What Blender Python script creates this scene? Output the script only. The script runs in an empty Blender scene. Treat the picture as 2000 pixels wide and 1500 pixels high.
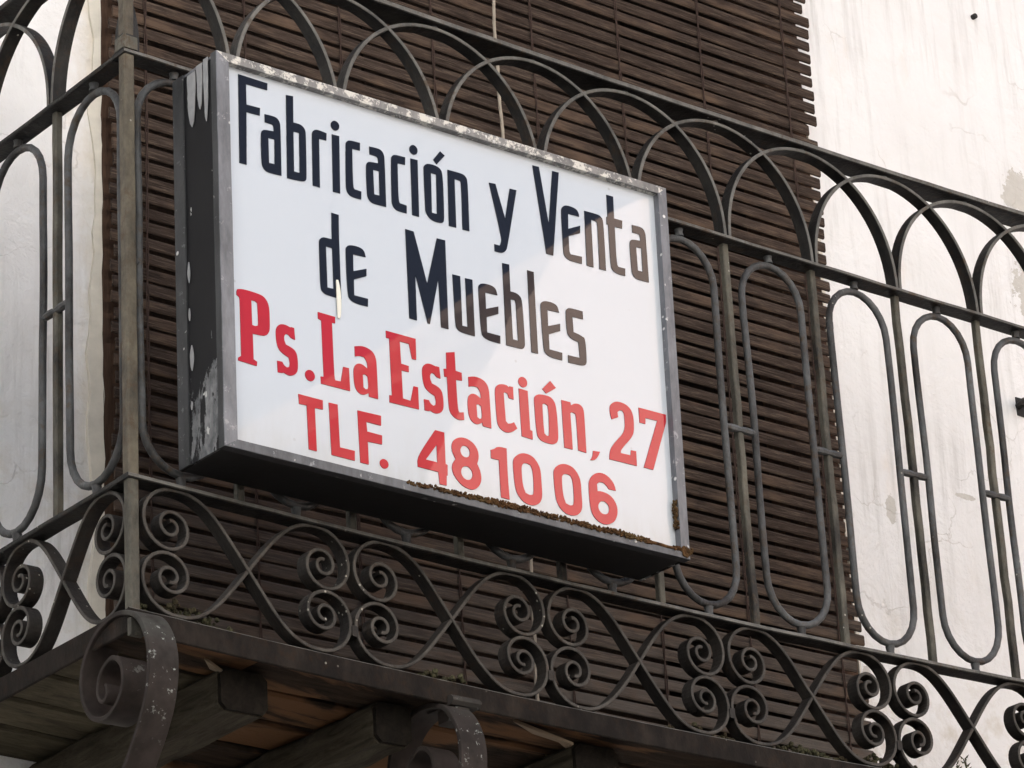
import bpy, math, random
from mathutils import Vector, Matrix, noise
R_ = math.radians
rnd = random.Random(7)
scene = bpy.context.scene
col = scene.collection

# ---------------------------------------------------------------- camera
cam_d = bpy.data.cameras.new('camera'); cam = bpy.data.objects.new('camera', cam_d); col.objects.link(cam)
CR = ((0.784749, -0.617536, -0.053089), (0.206777, 0.341586, -0.916822), (0.584305, 0.708498, 0.395752))
cam.matrix_world = Matrix(((CR[0][0], -CR[1][0], -CR[2][0], -1.866497),
                           (CR[0][1], -CR[1][1], -CR[2][1], -2.905808),
                           (CR[0][2], -CR[1][2], -CR[2][2], -1.252332), (0, 0, 0, 1)))
cam_d.sensor_width = 36.0; cam_d.sensor_fit = 'HORIZONTAL'
cam_d.lens = 36.0 * 6867.65 / 2000.0
cam_d.clip_start = 0.05; cam_d.clip_end = 500
cam_d.dof.use_dof = False
scene.camera = cam

# ---------------------------------------------------------------- sky, sun, exposure
SUN_EL, SUN_AZ = 43.0, 20.0          # azimuth from +Y (behind the house) towards +X
world = bpy.data.worlds.new('World'); scene.world = world; world.use_nodes = True
wn = world.node_tree.nodes; wl = world.node_tree.links; wn.clear()
wo = wn.new('ShaderNodeOutputWorld'); bg = wn.new('ShaderNodeBackground'); sky = wn.new('ShaderNodeTexSky')
sky.sky_type = 'NISHITA'; sky.sun_disc = False
sky.sun_elevation = R_(SUN_EL); sky.sun_rotation = R_(SUN_AZ)
sky.air_density = 1.0; sky.dust_density = 6.0; sky.ozone_density = 1.0
bg.inputs['Strength'].default_value = 0.10
hs = wn.new('ShaderNodeHueSaturation'); hs.inputs['Saturation'].default_value = .85
wl.new(sky.outputs[0], hs.inputs['Color']); wl.new(hs.outputs[0], bg.inputs[0]); wl.new(bg.outputs[0], wo.inputs[0])
sd = bpy.data.lights.new('sun', 'SUN'); sd.energy = 5.0; sd.angle = R_(0.5); sd.color = (1.0, 0.985, 0.96)
sun = bpy.data.objects.new('sun', sd); col.objects.link(sun)
el, az = R_(SUN_EL), R_(SUN_AZ)
sdir = Vector((math.sin(az)*math.cos(el), math.cos(az)*math.cos(el), math.sin(el)))
sun.rotation_euler = sdir.to_track_quat('Z', 'Y').to_euler()
scene.render.engine = 'CYCLES'
scene.view_settings.view_transform = 'Standard'; scene.view_settings.look = 'None'
scene.view_settings.exposure = 1.50; scene.view_settings.gamma = 1.0
scene.view_settings.use_curve_mapping = False

# ---------------------------------------------------------------- object helpers
def link(o, parent=None, label=None, cat=None, group=None, kind=None):
    if o.name not in col.objects: col.objects.link(o)
    if parent is not None: o.parent = parent
    if label: o['label'] = label
    if cat: o['category'] = cat
    if group: o['group'] = group
    if kind: o['kind'] = kind
    return o
def empty(name, loc=(0, 0, 0), **k):
    o = bpy.data.objects.new(name, None); o.location = loc; o.empty_display_size = .05
    return link(o, **k)
def mesh(name, vs, fs, mat, parent=None, smooth=False, **k):
    me = bpy.data.meshes.new(name); me.from_pydata([tuple(v) for v in vs], [], fs); me.materials.append(mat)
    if smooth:
        me.polygons.foreach_set('use_smooth', [True]*len(me.polygons))
    me.update()
    return link(bpy.data.objects.new(name, me), parent, **k)
class MB:
    def __init__(s): s.v = []; s.f = []; s.mi = {}
    def add(s, vs, fs):
        n = len(s.v); s.v += [tuple(v) for v in vs]; s.f += [tuple(i+n for i in f) for f in fs]; return s
    def box(s, x0, x1, y0, y1, z0, z1):
        return s.add([(x0,y0,z0),(x1,y0,z0),(x1,y1,z0),(x0,y1,z0),(x0,y0,z1),(x1,y0,z1),(x1,y1,z1),(x0,y1,z1)],
                     [(0,3,2,1),(4,5,6,7),(0,1,5,4),(1,2,6,5),(2,3,7,6),(3,0,4,7)])
    def longbox(s, axis, a0, a1, n, r, jit=0.0, chamf=0.0, edge=None):
        """bar along an axis; r = (u0,u1,w0,w1) extents of the two other axes, n segments, chamfered corners"""
        u0, u1, w0, w1 = r; c = chamf
        prof = [(u0+c,w0),(u1-c,w0),(u1,w0+c),(u1,w1-c),(u1-c,w1),(u0+c,w1),(u0,w1-c),(u0,w0+c)] if c > 0 else [(u0,w0),(u1,w0),(u1,w1),(u0,w1)]
        m = len(prof); vs = []
        for i in range(n+1):
            a = a0+(a1-a0)*i/n
            ju, jw = (rnd.uniform(-jit, jit), rnd.uniform(-jit, jit)) if 0 < i < n else (0, 0)
            for u, w in prof:
                p = [0, 0, 0]; o = [k for k in range(3) if k != axis]
                p[axis] = a; p[o[0]] = u+ju; p[o[1]] = w+jw; vs.append(p)
        fs = []
        for i in range(n):
            for j in range(m):
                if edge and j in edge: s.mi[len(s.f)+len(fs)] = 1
                fs.append((i*m+j, i*m+(j+1) % m, (i+1)*m+(j+1) % m, (i+1)*m+j))
        fs.append(tuple(range(m))[::-1]); fs.append(tuple(range(n*m, n*m+m)))
        return s.add(vs, fs)
    def ribbon(s, path, d0, d1, th, fn, taper=None):
        """flat bar bent along a 2D path; fn(u, w, depth) -> xyz; width runs d0..d1 in depth"""
        n = len(path); vs = []
        for i, (u, w) in enumerate(path):
            a = path[max(i-1, 0)]; b = path[min(i+1, n-1)]
            tx, ty = b[0]-a[0], b[1]-a[1]; L = math.hypot(tx, ty) or 1; nx, ny = -ty/L, tx/L
            h = th/2*(taper(i/(n-1)) if taper else 1); c = min(h*.5, .0008)
            for (k, d) in ((h, d0+c), (h-c, d0), (-h+c, d0), (-h, d0+c), (-h, d1-c), (-h+c, d1), (h-c, d1), (h, d1-c)):
                vs.append(fn(u+nx*k, w+ny*k, d))
        fs = []
        for i in range(n-1):
            for j in range(8):
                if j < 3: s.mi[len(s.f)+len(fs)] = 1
                fs.append((i*8+j, i*8+(j+1) % 8, (i+1)*8+(j+1) % 8, (i+1)*8+j))
        fs.append(tuple(range(8))[::-1]); fs.append(tuple(range((n-1)*8, n*8)))
        return s.add(vs, fs)
    def tube(s, pts, r, m=8, closed=False):
        n = len(pts); vs = []; P = [Vector(p) for p in pts]; up = None
        for i in range(n):
            t = (P[(i+1) % n]-P[(i-1) % n]) if closed else (P[min(i+1, n-1)]-P[max(i-1, 0)])
            t.normalize()
            if up is None:
                up = t.orthogonal().normalized()
                for ref in (Vector((0, 1, 0)), Vector((1, 0, 0))):
                    if abs(t.dot(ref)) < .3: up = ref; break
            up = (up-t*up.dot(t)).normalized(); sd_ = t.cross(up)
            rr = r(i/(n-1)) if callable(r) else r
            for j in range(m):
                a = 2*math.pi*j/m; vs.append(P[i]+(up*math.cos(a)+sd_*math.sin(a))*rr)
        fs = []
        for i in range(n if closed else n-1):
            for j in range(m): fs.append((i*m+j, i*m+(j+1) % m, ((i+1) % n)*m+(j+1) % m, ((i+1) % n)*m+j))
        if not closed: fs.append(tuple(range(m))[::-1]); fs.append(tuple(range((n-1)*m, n*m)))
        return s.add(vs, fs)
    def blob(s, c, r, rz=None, seed=0):
        ph = [(0, 0, 1)]+[(math.cos(a)*math.cos(b), math.sin(a)*math.cos(b), math.sin(b)) for b in (.5, -.5) for a in [k*math.pi/3+(0 if b > 0 else .5) for k in range(6)]]+[(0, 0, -1)]
        rz = rz or r
        vs = [(c[0]+p[0]*r*rnd.uniform(.7, 1.2), c[1]+p[1]*r*rnd.uniform(.7, 1.2), c[2]+p[2]*rz*rnd.uniform(.8, 1.2)) for p in ph]
        fs = [(0, 1+k, 1+(k+1) % 6) for k in range(6)]+[(13, 7+(k+1) % 6, 7+k) for k in range(6)]
        for k in range(6): fs += [(1+k, 7+k, 1+(k+1) % 6), (7+k, 7+(k+1) % 6, 1+(k+1) % 6)]
        return s.add(vs, fs)
    def build(s, name, mat, parent=None, smooth=False, sag=False, **k):
        vs = [(v[0], v[1], v[2]+sagz(v[0], v[2])) for v in s.v] if sag else s.v
        o = mesh(name, vs, s.f, mat, parent, smooth, **k)
        if s.mi and mat in EDGE_LIT:
            o.data.materials.append(EDGE_LIT[mat])
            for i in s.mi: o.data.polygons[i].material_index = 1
        if smooth:
            try: o.data.set_sharp_from_angle(angle=R_(38))
            except Exception: pass
        return o
ZM, ZL, ZT = .6598, .1512, .8415
def sagz(x, z):
    """the old ironwork hangs a little in the middle"""
    ks = ((-.2, .0162), (0, .0162), (ZL, .0129), (ZM, .0013), (ZT, .0099), (2, .0099))
    g = ks[0][1]
    for (a, ga), (b, gb) in zip(ks, ks[1:]):
        if a <= z <= b: g = ga+(gb-ga)*(z-a)/(b-a); break
    xx = max(0., min(1.75, x))
    return -g*4*xx*(1.6-xx)/2.56
def catmull(pts, k=6, closed=False):
    out = []; n = len(pts)
    for i in range(n if closed else n-1):
        p0, p1, p2, p3 = (pts[(i-1) % n], pts[i], pts[(i+1) % n], pts[(i+2) % n]) if closed else (pts[max(i-1, 0)], pts[i], pts[i+1], pts[min(i+2, n-1)])
        for j in range(k):
            t = j/k
            out.append(tuple(.5*(2*b+(c-a)*t+(2*a-5*b+4*c-d)*t*t+(3*b-a-3*c+d)*t**3) for a, b, c, d in zip(p0, p1, p2, p3)))
    if not closed: out.append(tuple(pts[-1]))
    return out

# ---------------------------------------------------------------- material helpers
class NT:
    def __init__(s, name, rough=.7, spec=.3, metal=0.0):
        s.m = bpy.data.materials.new(name); s.m.use_nodes = True; s.t = s.m.node_tree; s.n = s.t.nodes; s.l = s.t.links
        s.b = s.n['Principled BSDF']; s.b.inputs['Roughness'].default_value = rough
        s.b.inputs['Specular IOR Level'].default_value = spec; s.b.inputs['Metallic'].default_value = metal
        tc = s.n.new('ShaderNodeTexCoord'); s.obj = tc.outputs['Object']
        g = s.n.new('ShaderNodeNewGeometry'); s.pos = g.outputs['Position']
        oi = s.n.new('ShaderNodeObjectInfo'); s.rand = oi.outputs['Random']
    def mapped(s, scale, src=None, off=None):
        mp = s.n.new('ShaderNodeMapping'); s.l.new(src or s.pos, mp.inputs['Vector']); mp.inputs['Scale'].default_value = scale
        if off == 'rand':
            c = s.n.new('ShaderNodeCombineXYZ'); ml = s.math('MULTIPLY', s.rand, 37.0)
            for k in range(3): s.l.new(ml, c.inputs[k])
            s.l.new(c.outputs[0], mp.inputs['Location'])
        elif off: mp.inputs['Location'].default_value = off
        return mp.outputs[0]
    def noise(s, vec, scale, detail=5, rough=.6, dist=0.0):
        n = s.n.new('ShaderNodeTexNoise'); s.l.new(vec, n.inputs['Vector']); n.inputs['Scale'].default_value = scale
        n.inputs['Detail'].default_value = detail; n.inputs['Roughness'].default_value = rough; n.inputs['Distortion'].default_value = dist
        return n.outputs['Fac']
    def voro(s, vec, scale, feature='F1', out='Distance'):
        n = s.n.new('ShaderNodeTexVoronoi'); s.l.new(vec, n.inputs['Vector']); n.inputs['Scale'].default_value = scale; n.feature = feature
        return n.outputs[out]
    def ramp(s, fac, stops):
        r = s.n.new('ShaderNodeValToRGB'); s.l.new(fac, r.inputs[0]); e = r.color_ramp.elements
        while len(e) < len(stops): e.new(.5)
        for k, (p, c) in enumerate(stops):
            e[k].position = p; e[k].color = (c, c, c, 1) if isinstance(c, (int, float)) else (*c, 1)
        return r.outputs['Color']
    def mix(s, fac, a, b, mode='MIX'):
        m = s.n.new('ShaderNodeMix'); m.data_type = 'RGBA'; m.blend_type = mode
        for i, v in ((0, fac), (6, a), (7, b)):
            if isinstance(v, (int, float)): m.inputs[i].default_value = v
            elif isinstance(v, tuple): m.inputs[i].default_value = (*v, 1)
            else: s.l.new(v, m.inputs[i])
        return m.outputs[2]
    def math(s, op, a, b=0.0):
        m = s.n.new('ShaderNodeMath'); m.operation = op
        for i, v in enumerate((a, b)):
            if isinstance(v, (int, float)): m.inputs[i].default_value = v
            else: s.l.new(v, m.inputs[i])
        return m.outputs[0]
    def sep(s, v):
        n = s.n.new('ShaderNodeSeparateXYZ'); s.l.new(v, n.inputs[0]); return n.outputs
    def color(s, c):
        if isinstance(c, tuple): s.b.inputs['Base Color'].default_value = (*c, 1)
        else: s.l.new(c, s.b.inputs['Base Color'])
    def bump(s, h, strength=.3, dist=.002):
        b = s.n.new('ShaderNodeBump'); s.l.new(h, b.inputs['Height']); b.inputs['Strength'].default_value = strength; b.inputs['Distance'].default_value = dist
        s.l.new(b.outputs[0], s.b.inputs['Normal'])

def iron(name, base, patina, rust, pat_lo=.52, rough=.62, sc=26, spec=.22):
    t = NT(name, rough, spec)
    v = t.mapped((1, 1, .55), off='rand')
    n1 = t.noise(v, sc, 7, .7); n2 = t.noise(t.mapped((1, 1, 1), off='rand'), 75, 5, .7); n3 = t.noise(v, 9, 3, .5)
    c = t.mix(t.ramp(n1, ((pat_lo-.12, 0), (pat_lo+.14, 1))), base, patina)
    c = t.mix(t.math('MULTIPLY', t.ramp(n2, ((.5, 0), (.66, 1))), t.ramp(n3, ((.42, .15), (.6, .85)))), c, rust)
    sp = t.ramp(t.voro(t.mapped((1, 1, 1)), 85), ((.09, 1), (.13, 0)))
    sp = t.math('MULTIPLY', sp, t.ramp(t.noise(t.mapped((1, 1, 1)), 6, 2), ((.58, 0), (.64, .8))))
    c = t.mix(sp, c, (.42, .40, .35))
    t.color(c); t.bump(t.math('ADD', t.noise(v, 170, 4, .7), t.math('MULTIPLY', t.noise(v, 45, 4, .6), 1.6)), .75, .0016)
    return t.m
EDGE_LIT = {}  # iron -> paler copy for its edge faces, with skylight painted in
M_IRON = iron('dark_iron', (.015, .0145, .0145), (.036, .034, .031), (.040, .026, .017), .54)
M_FASCIA = iron('rusty_edge_iron', (.014, .012, .011), (.032, .026, .022), (.030, .019, .013), .54, .85, 26, .08)
M_ROD = iron('rod_iron', (.024, .023, .023), (.110, .115, .118), (.065, .042, .024), .50, .5, 14)
M_BAR = iron('bar_iron', (.024, .023, .021), (.135, .128, .102), (.075, .050, .030), .50, .62, 13)
M_SCROLL = iron('scroll_iron', (.015, .0135, .013), (.038, .034, .030), (.034, .023, .017), .54)
M_POST = iron('post_iron', (.055, .048, .038), (.145, .125, .092), (.080, .052, .032), .48)
M_EDGE_LIT = iron('skylit_iron_edge', (.070, .068, .063), (.16, .155, .142), (.075, .050, .032), .47)  # front edge faces paler: sky light painted into the colour
M_SCROLL_EDGE_LIT = iron('skylit_scroll_edge', (.034, .031, .028), (.080, .073, .065), (.045, .031, .022), .50)  # same painted sky light, dimmer, for the scroll edges
EDGE_LIT[M_IRON] = M_EDGE_LIT; EDGE_LIT[M_FASCIA] = M_EDGE_LIT; EDGE_LIT[M_SCROLL] = M_SCROLL_EDGE_LIT
def bracket_mat():
    t = NT('bracket_iron', .72, .14)
    v = t.mapped((1, 1, 1))
    c = t.mix(t.ramp(t.noise(v, 30, 5), ((.35, 0), (.65, 1))), (.022, .018, .016), (.042, .034, .031))
    lich = t.ramp(t.noise(t.mapped((1, 1, 1), off=(.3, .1, .0)), 55, 6, .75), ((.60, 0), (.625, 1)))
    z = t.sep(t.pos)[2]
    zone = t.ramp(t.math('ADD', t.math('MULTIPLY', z, 6.0), 1.05), ((.1, .0), (.55, .9), (.9, 1)))
    y = t.sep(t.pos)[1]
    lich = t.math('MULTIPLY', lich, t.math('MULTIPLY', t.ramp(t.math('MULTIPLY', t.math('SUBTRACT', .03, y), 16.0), ((.2, 0), (.8, 1))), 1.0))
    c = t.mix(t.math('MULTIPLY', lich, zone), c, (.33, .35, .33))
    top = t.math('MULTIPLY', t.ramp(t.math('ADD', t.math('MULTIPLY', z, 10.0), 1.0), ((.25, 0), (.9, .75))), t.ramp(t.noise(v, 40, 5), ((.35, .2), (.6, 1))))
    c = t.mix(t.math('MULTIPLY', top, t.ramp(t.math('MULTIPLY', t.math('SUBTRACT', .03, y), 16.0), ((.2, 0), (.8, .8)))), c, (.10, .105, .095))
    t.color(c); t.bump(t.noise(v, 150, 4), .3, .001); return t.m
M_BRACKET = bracket_mat()

def slat_mat():
    t = NT('weathered_slat_wood', .85, .12)
    v = t.mapped((.9, 6, 14), off='rand')
    grain = t.noise(v, 14, 6, .7, .4); fine = t.noise(t.mapped((2.2, 30, 46), off='rand'), 9, 6, .8)
    big = t.noise(t.mapped((1, 1, 1)), 3.2, 3)
    c = t.mix(t.ramp(grain, ((.34, 0), (.66, 1))), (.025, .0175, .014), (.066, .047, .037))
    c = t.mix(t.math('MULTIPLY', t.ramp(fine, ((.50, 0), (.66, 1))), .62), c, (.19, .145, .110))
    c = t.mix(t.math('MULTIPLY', t.ramp(fine, ((.30, 1), (.43, 0))), .7), c, (.020, .013, .010))
    c = t.mix(t.math('MULTIPLY', t.ramp(t.rand, ((0, 0), (1, 1))), .45), c, t.mix(1.0, c, (.62, .58, .56), 'MULTIPLY'))
    z = t.sep(t.pos)[2]
    low = t.math('MULTIPLY', t.ramp(z, ((.05, 1), (.42, 0))), t.ramp(t.noise(t.mapped((1, 1, 3), off='rand'), 9, 4), ((.3, .2), (.6, 1))))
    c = t.mix(t.math('MULTIPLY', low, .8), c, (.150, .135, .120))
    warm = t.ramp(t.noise(t.mapped((1.2, 1, 4), off='rand'), 6, 4), ((.52, 0), (.68, .75)))
    c = t.mix(warm, c, (.120, .080, .056))
    t.color(c); t.bump(t.math('ADD', fine, grain), .6, .0018); return t.m
M_SLAT = slat_mat()
def wood(name, dark, light, patch=None, axis_scale=(2, 14, 14), psc=7):
    t = NT(name, .88, .08)
    v = t.mapped(axis_scale, off='rand')
    c = t.mix(t.ramp(t.noise(v, 7, 6, .7, .8), ((.35, 0), (.65, 1))), dark, light)
    if patch:
        k = t.noise(t.mapped((axis_scale[0]*.6, axis_scale[1]*.5, 1), off='rand'), psc*.4, 5, .6, .6)
        c = t.mix(t.ramp(k, ((.50, 0), (.56, 1))), c, patch)
    t.color(c); t.bump(t.noise(v, 22, 5, .7), .6, .003); return t.m
M_BOARD = wood('floor_board_wood', (.014, .010, .008), (.042, .029, .019), (.115, .060, .030), (2.2, 9, 9))
M_BOARD_MOSS = wood('mossy_board_wood', (.045, .038, .026), (.105, .092, .062), None, (2.2, 9, 9))
M_JOIST = wood('joist_wood', (.020, .017, .012), (.062, .053, .038), None, (12, 2, 12))
M_ENDGRAIN = wood('dark_end_grain', (.006, .005, .004), (.016, .013, .010), None, (12, 12, 12))  # near-black joist ends, darker than the joist wood
M_FRAMEWOOD = wood('door_frame_wood', (.05, .030, .021), (.095, .060, .042), None, (12, 12, 1.5))
M_DOOR = wood('door_leaf_wood', (.02, .014, .011), (.035, .024, .018), None, (12, 12, 1.5))

def wall_mat():
    t = NT('whitewashed_plaster', .9, .15)
    v = t.mapped((1, 1, 1)); x, y, z = t.sep(t.pos)
    c = t.mix(t.ramp(t.noise(v, 3.5, 5, .6), ((.3, 0), (.7, 1))), (.75, .745, .735), (.83, .828, .825))
    stain = t.ramp(t.noise(t.mapped((2.2, 1, .8), off=(.4, 0, .2)), 4, 6, .65), ((.58, 0), (.74, .45)))
    c = t.mix(stain, c, (.70, .60, .49))
    drip = t.math('MULTIPLY', t.ramp(t.noise(t.mapped((14, 1, 1.1)), 3.0, 6, .7), ((.50, 0), (.70, .7))), t.ramp(t.noise(v, 2.2, 3), ((.42, 0), (.60, 1))))
    c = t.mix(drip, c, (.52, .51, .49))
    # dirty yellow margin beside the door opening
    e = t.math('MULTIPLY', t.math('SUBTRACT', x, .180), 1/.07)
    e2 = t.math('MULTIPLY', t.math('ADD', e, t.math('MULTIPLY', t.math('SUBTRACT', t.noise(t.mapped((1, 1, .8)), 22, 5, .7), .5), 1.6)), .5)
    inx = t.math('LESS_THAN', x, .26)
    c = t.mix(t.math('MULTIPLY', t.ramp(e2, ((.12, 0), (.6, .8))), inx), c, (.60, .53, .41))
    lowst = t.math('MULTIPLY', t.ramp(z, ((.15, 1), (.55, 0))), t.ramp(t.noise(v, 14, 6, .7), ((.5, 0), (.66, .7))))
    c = t.mix(lowst, c, (.52, .47, .38))
    # flaked coats of limewash at a few places
    def patch(cx, cz, rx, rz, seed):
        dx = t.math('MULTIPLY', t.math('SUBTRACT', x, cx), 1/rx); dz = t.math('MULTIPLY', t.math('SUBTRACT', z, cz), 1/rz)
        d = t.math('SQRT', t.math('ADD', t.math('MULTIPLY', dx, dx), t.math('MULTIPLY', dz, dz)))
        d = t.math('ADD', d, t.math('MULTIPLY', t.math('SUBTRACT', t.noise(t.mapped((1, 1, 1), off=(seed, 0, seed)), 20, 6, .75), .5), 2.2))
        return t.math('LESS_THAN', d, .75)
    p = None
    for a in ((1.945, 1.175, .045, .05, 1.), (1.955, 1.0, .07, .09, 3.), (1.96, .80, .04, .03, 5.), (1.585, .57, .012, .03, 7.), (1.50, .30, .010, .02, 9.), (1.74, .62, .03, .006, 11.), (.06, .2, .02, .03, 12.)):
        q = patch(*a); p = q if p is None else t.math('MAXIMUM', p, q)
    c = t.mix(p, c, t.mix(t.noise(v, 60, 4), (.62, .60, .56), (.50, .48, .44)))
    cr = t.n.new('ShaderNodeTexVoronoi'); cr.feature = 'DISTANCE_TO_EDGE'; cr.inputs['Scale'].default_value = 5.5
    nz = t.n.new('ShaderNodeTexNoise'); nz.inputs['Scale'].default_value = 9; nz.inputs['Detail'].default_value = 5; t.l.new(v, nz.inputs['Vector'])
    vm = t.n.new('ShaderNodeVectorMath'); vm.operation = 'MULTIPLY_ADD'; t.l.new(nz.outputs['Color'], vm.inputs[0]); vm.inputs[1].default_value = (.22, 0, .22); t.l.new(v, vm.inputs[2]); t.l.new(vm.outputs[0], cr.inputs['Vector'])
    crk = t.math('MULTIPLY', t.ramp(cr.outputs['Distance'], ((.003, 1), (.010, 0))), t.ramp(t.noise(t.mapped((1, 1, 1), off=(5, 0, 2)), 6, 3), ((.50, 0), (.58, 1))))
    c = t.mix(t.math('MULTIPLY', crk, .30), c, (.42, .38, .33))
    t.color(c)
    h = t.math('ADD', t.math('MULTIPLY', t.noise(v, 11, 6, .6, .3), 1.0), t.math('MULTIPLY', t.noise(v, 90, 4, .6), .12))
    h = t.math('SUBTRACT', h, t.math('MULTIPLY', p, .25)); h = t.math('SUBTRACT', h, t.math('MULTIPLY', crk, .06))
    t.bump(h, .7, .014); return t.m
M_WALL = wall_mat()
def plain(name, c, rough=.7, spec=.3, var=.15, sc=20):
    t = NT(name, rough, spec); v = t.mapped((1, 1, 1), off='rand')
    t.color(t.mix(t.noise(v, sc, 5), tuple(x*(1-var) for x in c), tuple(min(1, x*(1+var)) for x in c))); t.bump(t.noise(v, sc*4, 4), .2, .001); return t.m

def casing_mat():
    t = NT('black_painted_casing', .45, .4)
    v = t.mapped((1, 1, .35)); x, y, z = t.sep(t.pos)
    n = t.noise(v, 26, 7, .7, .4); lowf = t.ramp(z, ((.17, .5), (.42, .12), (.58, .05), (.635, .3)))
    m = t.ramp(t.math('ADD', n, t.math('MULTIPLY', lowf, .30)), ((.665, 0), (.68, 1)))
    n2 = t.noise(t.mapped((1, 1, .5), off=(2, 3, 1)), 70, 6, .7)
    c = t.mix(t.noise(v, 20, 4), (.008, .008, .009), (.022, .022, .024))
    grey = t.mix(t.ramp(n2, ((.4, 0), (.65, 1))), (.10, .105, .11), (.26, .265, .27))
    c = t.mix(m, c, grey)
    ch = t.ramp(t.noise(t.mapped((1, 1, .6), off=(7, 1, 4)), 48, 4, .6), ((.70, 0), (.715, 1)))
    c = t.mix(ch, c, (.55, .55, .53))
    under = t.ramp(z, ((.160, 1), (.166, 0)))
    t.color(c); t.bump(t.math('ADD', t.math('MULTIPLY', m, -.5), t.math('MULTIPLY', n2, .2)), .4, .0015); return t.m
M_CASING = casing_mat()
M_CASING.node_tree.nodes['Principled BSDF'].inputs['Specular IOR Level'].default_value = .22
M_CASING.node_tree.nodes['Principled BSDF'].inputs['Roughness'].default_value = .62
M_UNDER = plain('black_under_panel', (.014, .014, .015), .5, .35, .4, 30)
def alu(name, base, spots, lo):
    t = NT(name, .5, .45, .15)
    v = t.mapped((1, 1, 1)); n = t.noise(v, 60, 6, .75); st = t.noise(t.mapped((1, 1, .3)), 45, 5, .7)
    c = t.mix(t.ramp(st, ((.35, 0), (.65, 1))), tuple(k*.72 for k in base), tuple(k*1.35 for k in base))
    c = t.mix(t.ramp(n, ((lo, 0), (lo+.05, 1))), c, spots)
    w = t.math('MULTIPLY', t.ramp(t.voro(v, 70), ((.14, 1), (.2, 0))), t.ramp(t.noise(t.mapped((1, 1, 1), off=(1, 2, 3)), 28, 3), ((.55, 0), (.6, 1))))
    c = t.mix(w, c, (.72, .72, .70))
    t.color(c); t.bump(n, .4, .0012); return t.m
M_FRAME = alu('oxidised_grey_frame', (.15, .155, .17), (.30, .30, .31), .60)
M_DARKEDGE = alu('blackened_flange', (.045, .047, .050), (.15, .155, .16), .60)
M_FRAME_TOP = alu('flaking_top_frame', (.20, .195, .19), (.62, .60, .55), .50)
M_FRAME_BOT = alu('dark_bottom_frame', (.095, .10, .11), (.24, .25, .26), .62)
def panel_mat():
    t = NT('white_acrylic_panel', .015, .45)
    x, y, z = t.sep(t.pos); v = t.mapped((1, 1, 1))
    c = (.56, .605, .665)
    dz = t.ramp(z, ((.165, 1), (.205, .28), (.26, 0)))
    st = t.math('MULTIPLY', dz, t.ramp(t.noise(t.mapped((3, 1, .7)), 16, 5, .7), ((.3, .25), (.7, 1))))
    c = t.mix(t.math('MULTIPLY', st, .75), c, (.42, .43, .42))
    eg = t.math('MULTIPLY', t.ramp(z, ((.612, 0), (.632, .5))), t.ramp(t.noise(v, 12, 4), ((.3, .5), (.7, 1))))
    c = t.mix(eg, c, (.48, .46, .42))
    ex = t.ramp(x, ((.675, 0), (.70, .42)))
    c = t.mix(t.math('MULTIPLY', ex, t.ramp(t.noise(t.mapped((1, 1, .6)), 20, 4), ((.3, .4), (.7, 1)))), c, (.50, .52, .53))
    sp = t.math('MULTIPLY', t.ramp(t.voro(v, 26), ((.035, 1), (.06, 0))), t.ramp(t.noise(v, 9, 3), ((.5, 0), (.58, .5))))
    c = t.mix(sp, c, (.35, .35, .36))
    t.color(c); t.bump(t.noise(v, 5, 2), .02, .001)
    t.b.inputs['IOR'].default_value = 1.49; return t.m
M_PANEL = panel_mat()
def vinyl(name, c):
    t = NT(name, .015, .42); v = t.mapped((1, 1, 1)); t.b.inputs['IOR'].default_value = 1.49
    t.color(t.mix(t.noise(v, 25, 4), tuple(k*.88 for k in c), tuple(k*1.1 for k in c))); return t.m
M_BLACK = vinyl('black_lettering', (.006, .006, .011)); M_RED = vinyl('red_lettering', (.44, .018, .030))
M_MOSS = None
def moss_mat(name, a, b, c3):
    t = NT(name, .95, .1); n = t.noise(t.mapped((1, 1, 1)), 130, 4); n2 = t.noise(t.mapped((1, 1, 1)), 22, 3)
    c = t.mix(t.ramp(n, ((.35, 0), (.65, 1))), a, b); t.color(t.mix(t.ramp(n2, ((.45, 0), (.62, 1))), c, c3)); t.bump(n, .8, .003); return t.m
M_MOSS = moss_mat('brown_moss', (.034, .018, .010), (.120, .063, .028), (.095, .062, .028))
M_MOSSG = moss_mat('green_moss', (.03, .028, .018), (.08, .078, .045), (.045, .035, .022))
M_CORD = plain('dark_cord', (.055, .035, .028), .8, .2, .3, 90)
M_ROPE = plain('pale_rope', (.36, .31, .25), .85, .2, .2, 120)
M_LEAF = plain('weed_leaf', (.055, .06, .025), .6, .3, .3, 60)
M_PEEL = plain('ragged_plaster_edge', (.64, .60, .52), .9, .1, .22, 45)
M_DRIP = plain('cream_paint_drip', (.78, .76, .68), .6, .2, .08, 80)
M_SPLINTER = plain('splintered_wood', (.17, .13, .09), .8, .2, .25, 50)
M_GREYCHIP = plain('grey_paint_chip', (.32, .325, .33), .7, .2, .30, 80)
M_STREET = plain('street_paving', (.075, .07, .065), .85, .2, .2, 3)
M_OPP = plain('sunlit_facade_plaster', (.74, .735, .72), .9, .1, .06, 1.5)
M_OPPWARM = plain('peach_facade_plaster', (.80, .62, .53), .9, .1, .05, 1.5)
M_OPPROOF = plain('terracotta_roof', (.30, .14, .08), .85, .2, .25, 6)
M_SHUTTER = plain('green_shutter_paint', (.05, .09, .07), .6, .3, .2, 10)
M_ROOFDARK = plain('house_roof', (.22, .13, .09), .85, .2, .2, 6)

# ================================================================ SETTING
GZ = -2.85
mesh('street', [(-60, -60, GZ), (60, -60, GZ), (60, 60, GZ), (-60, 60, GZ)], [(0, 1, 2, 3)], M_STREET, kind='structure')

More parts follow.
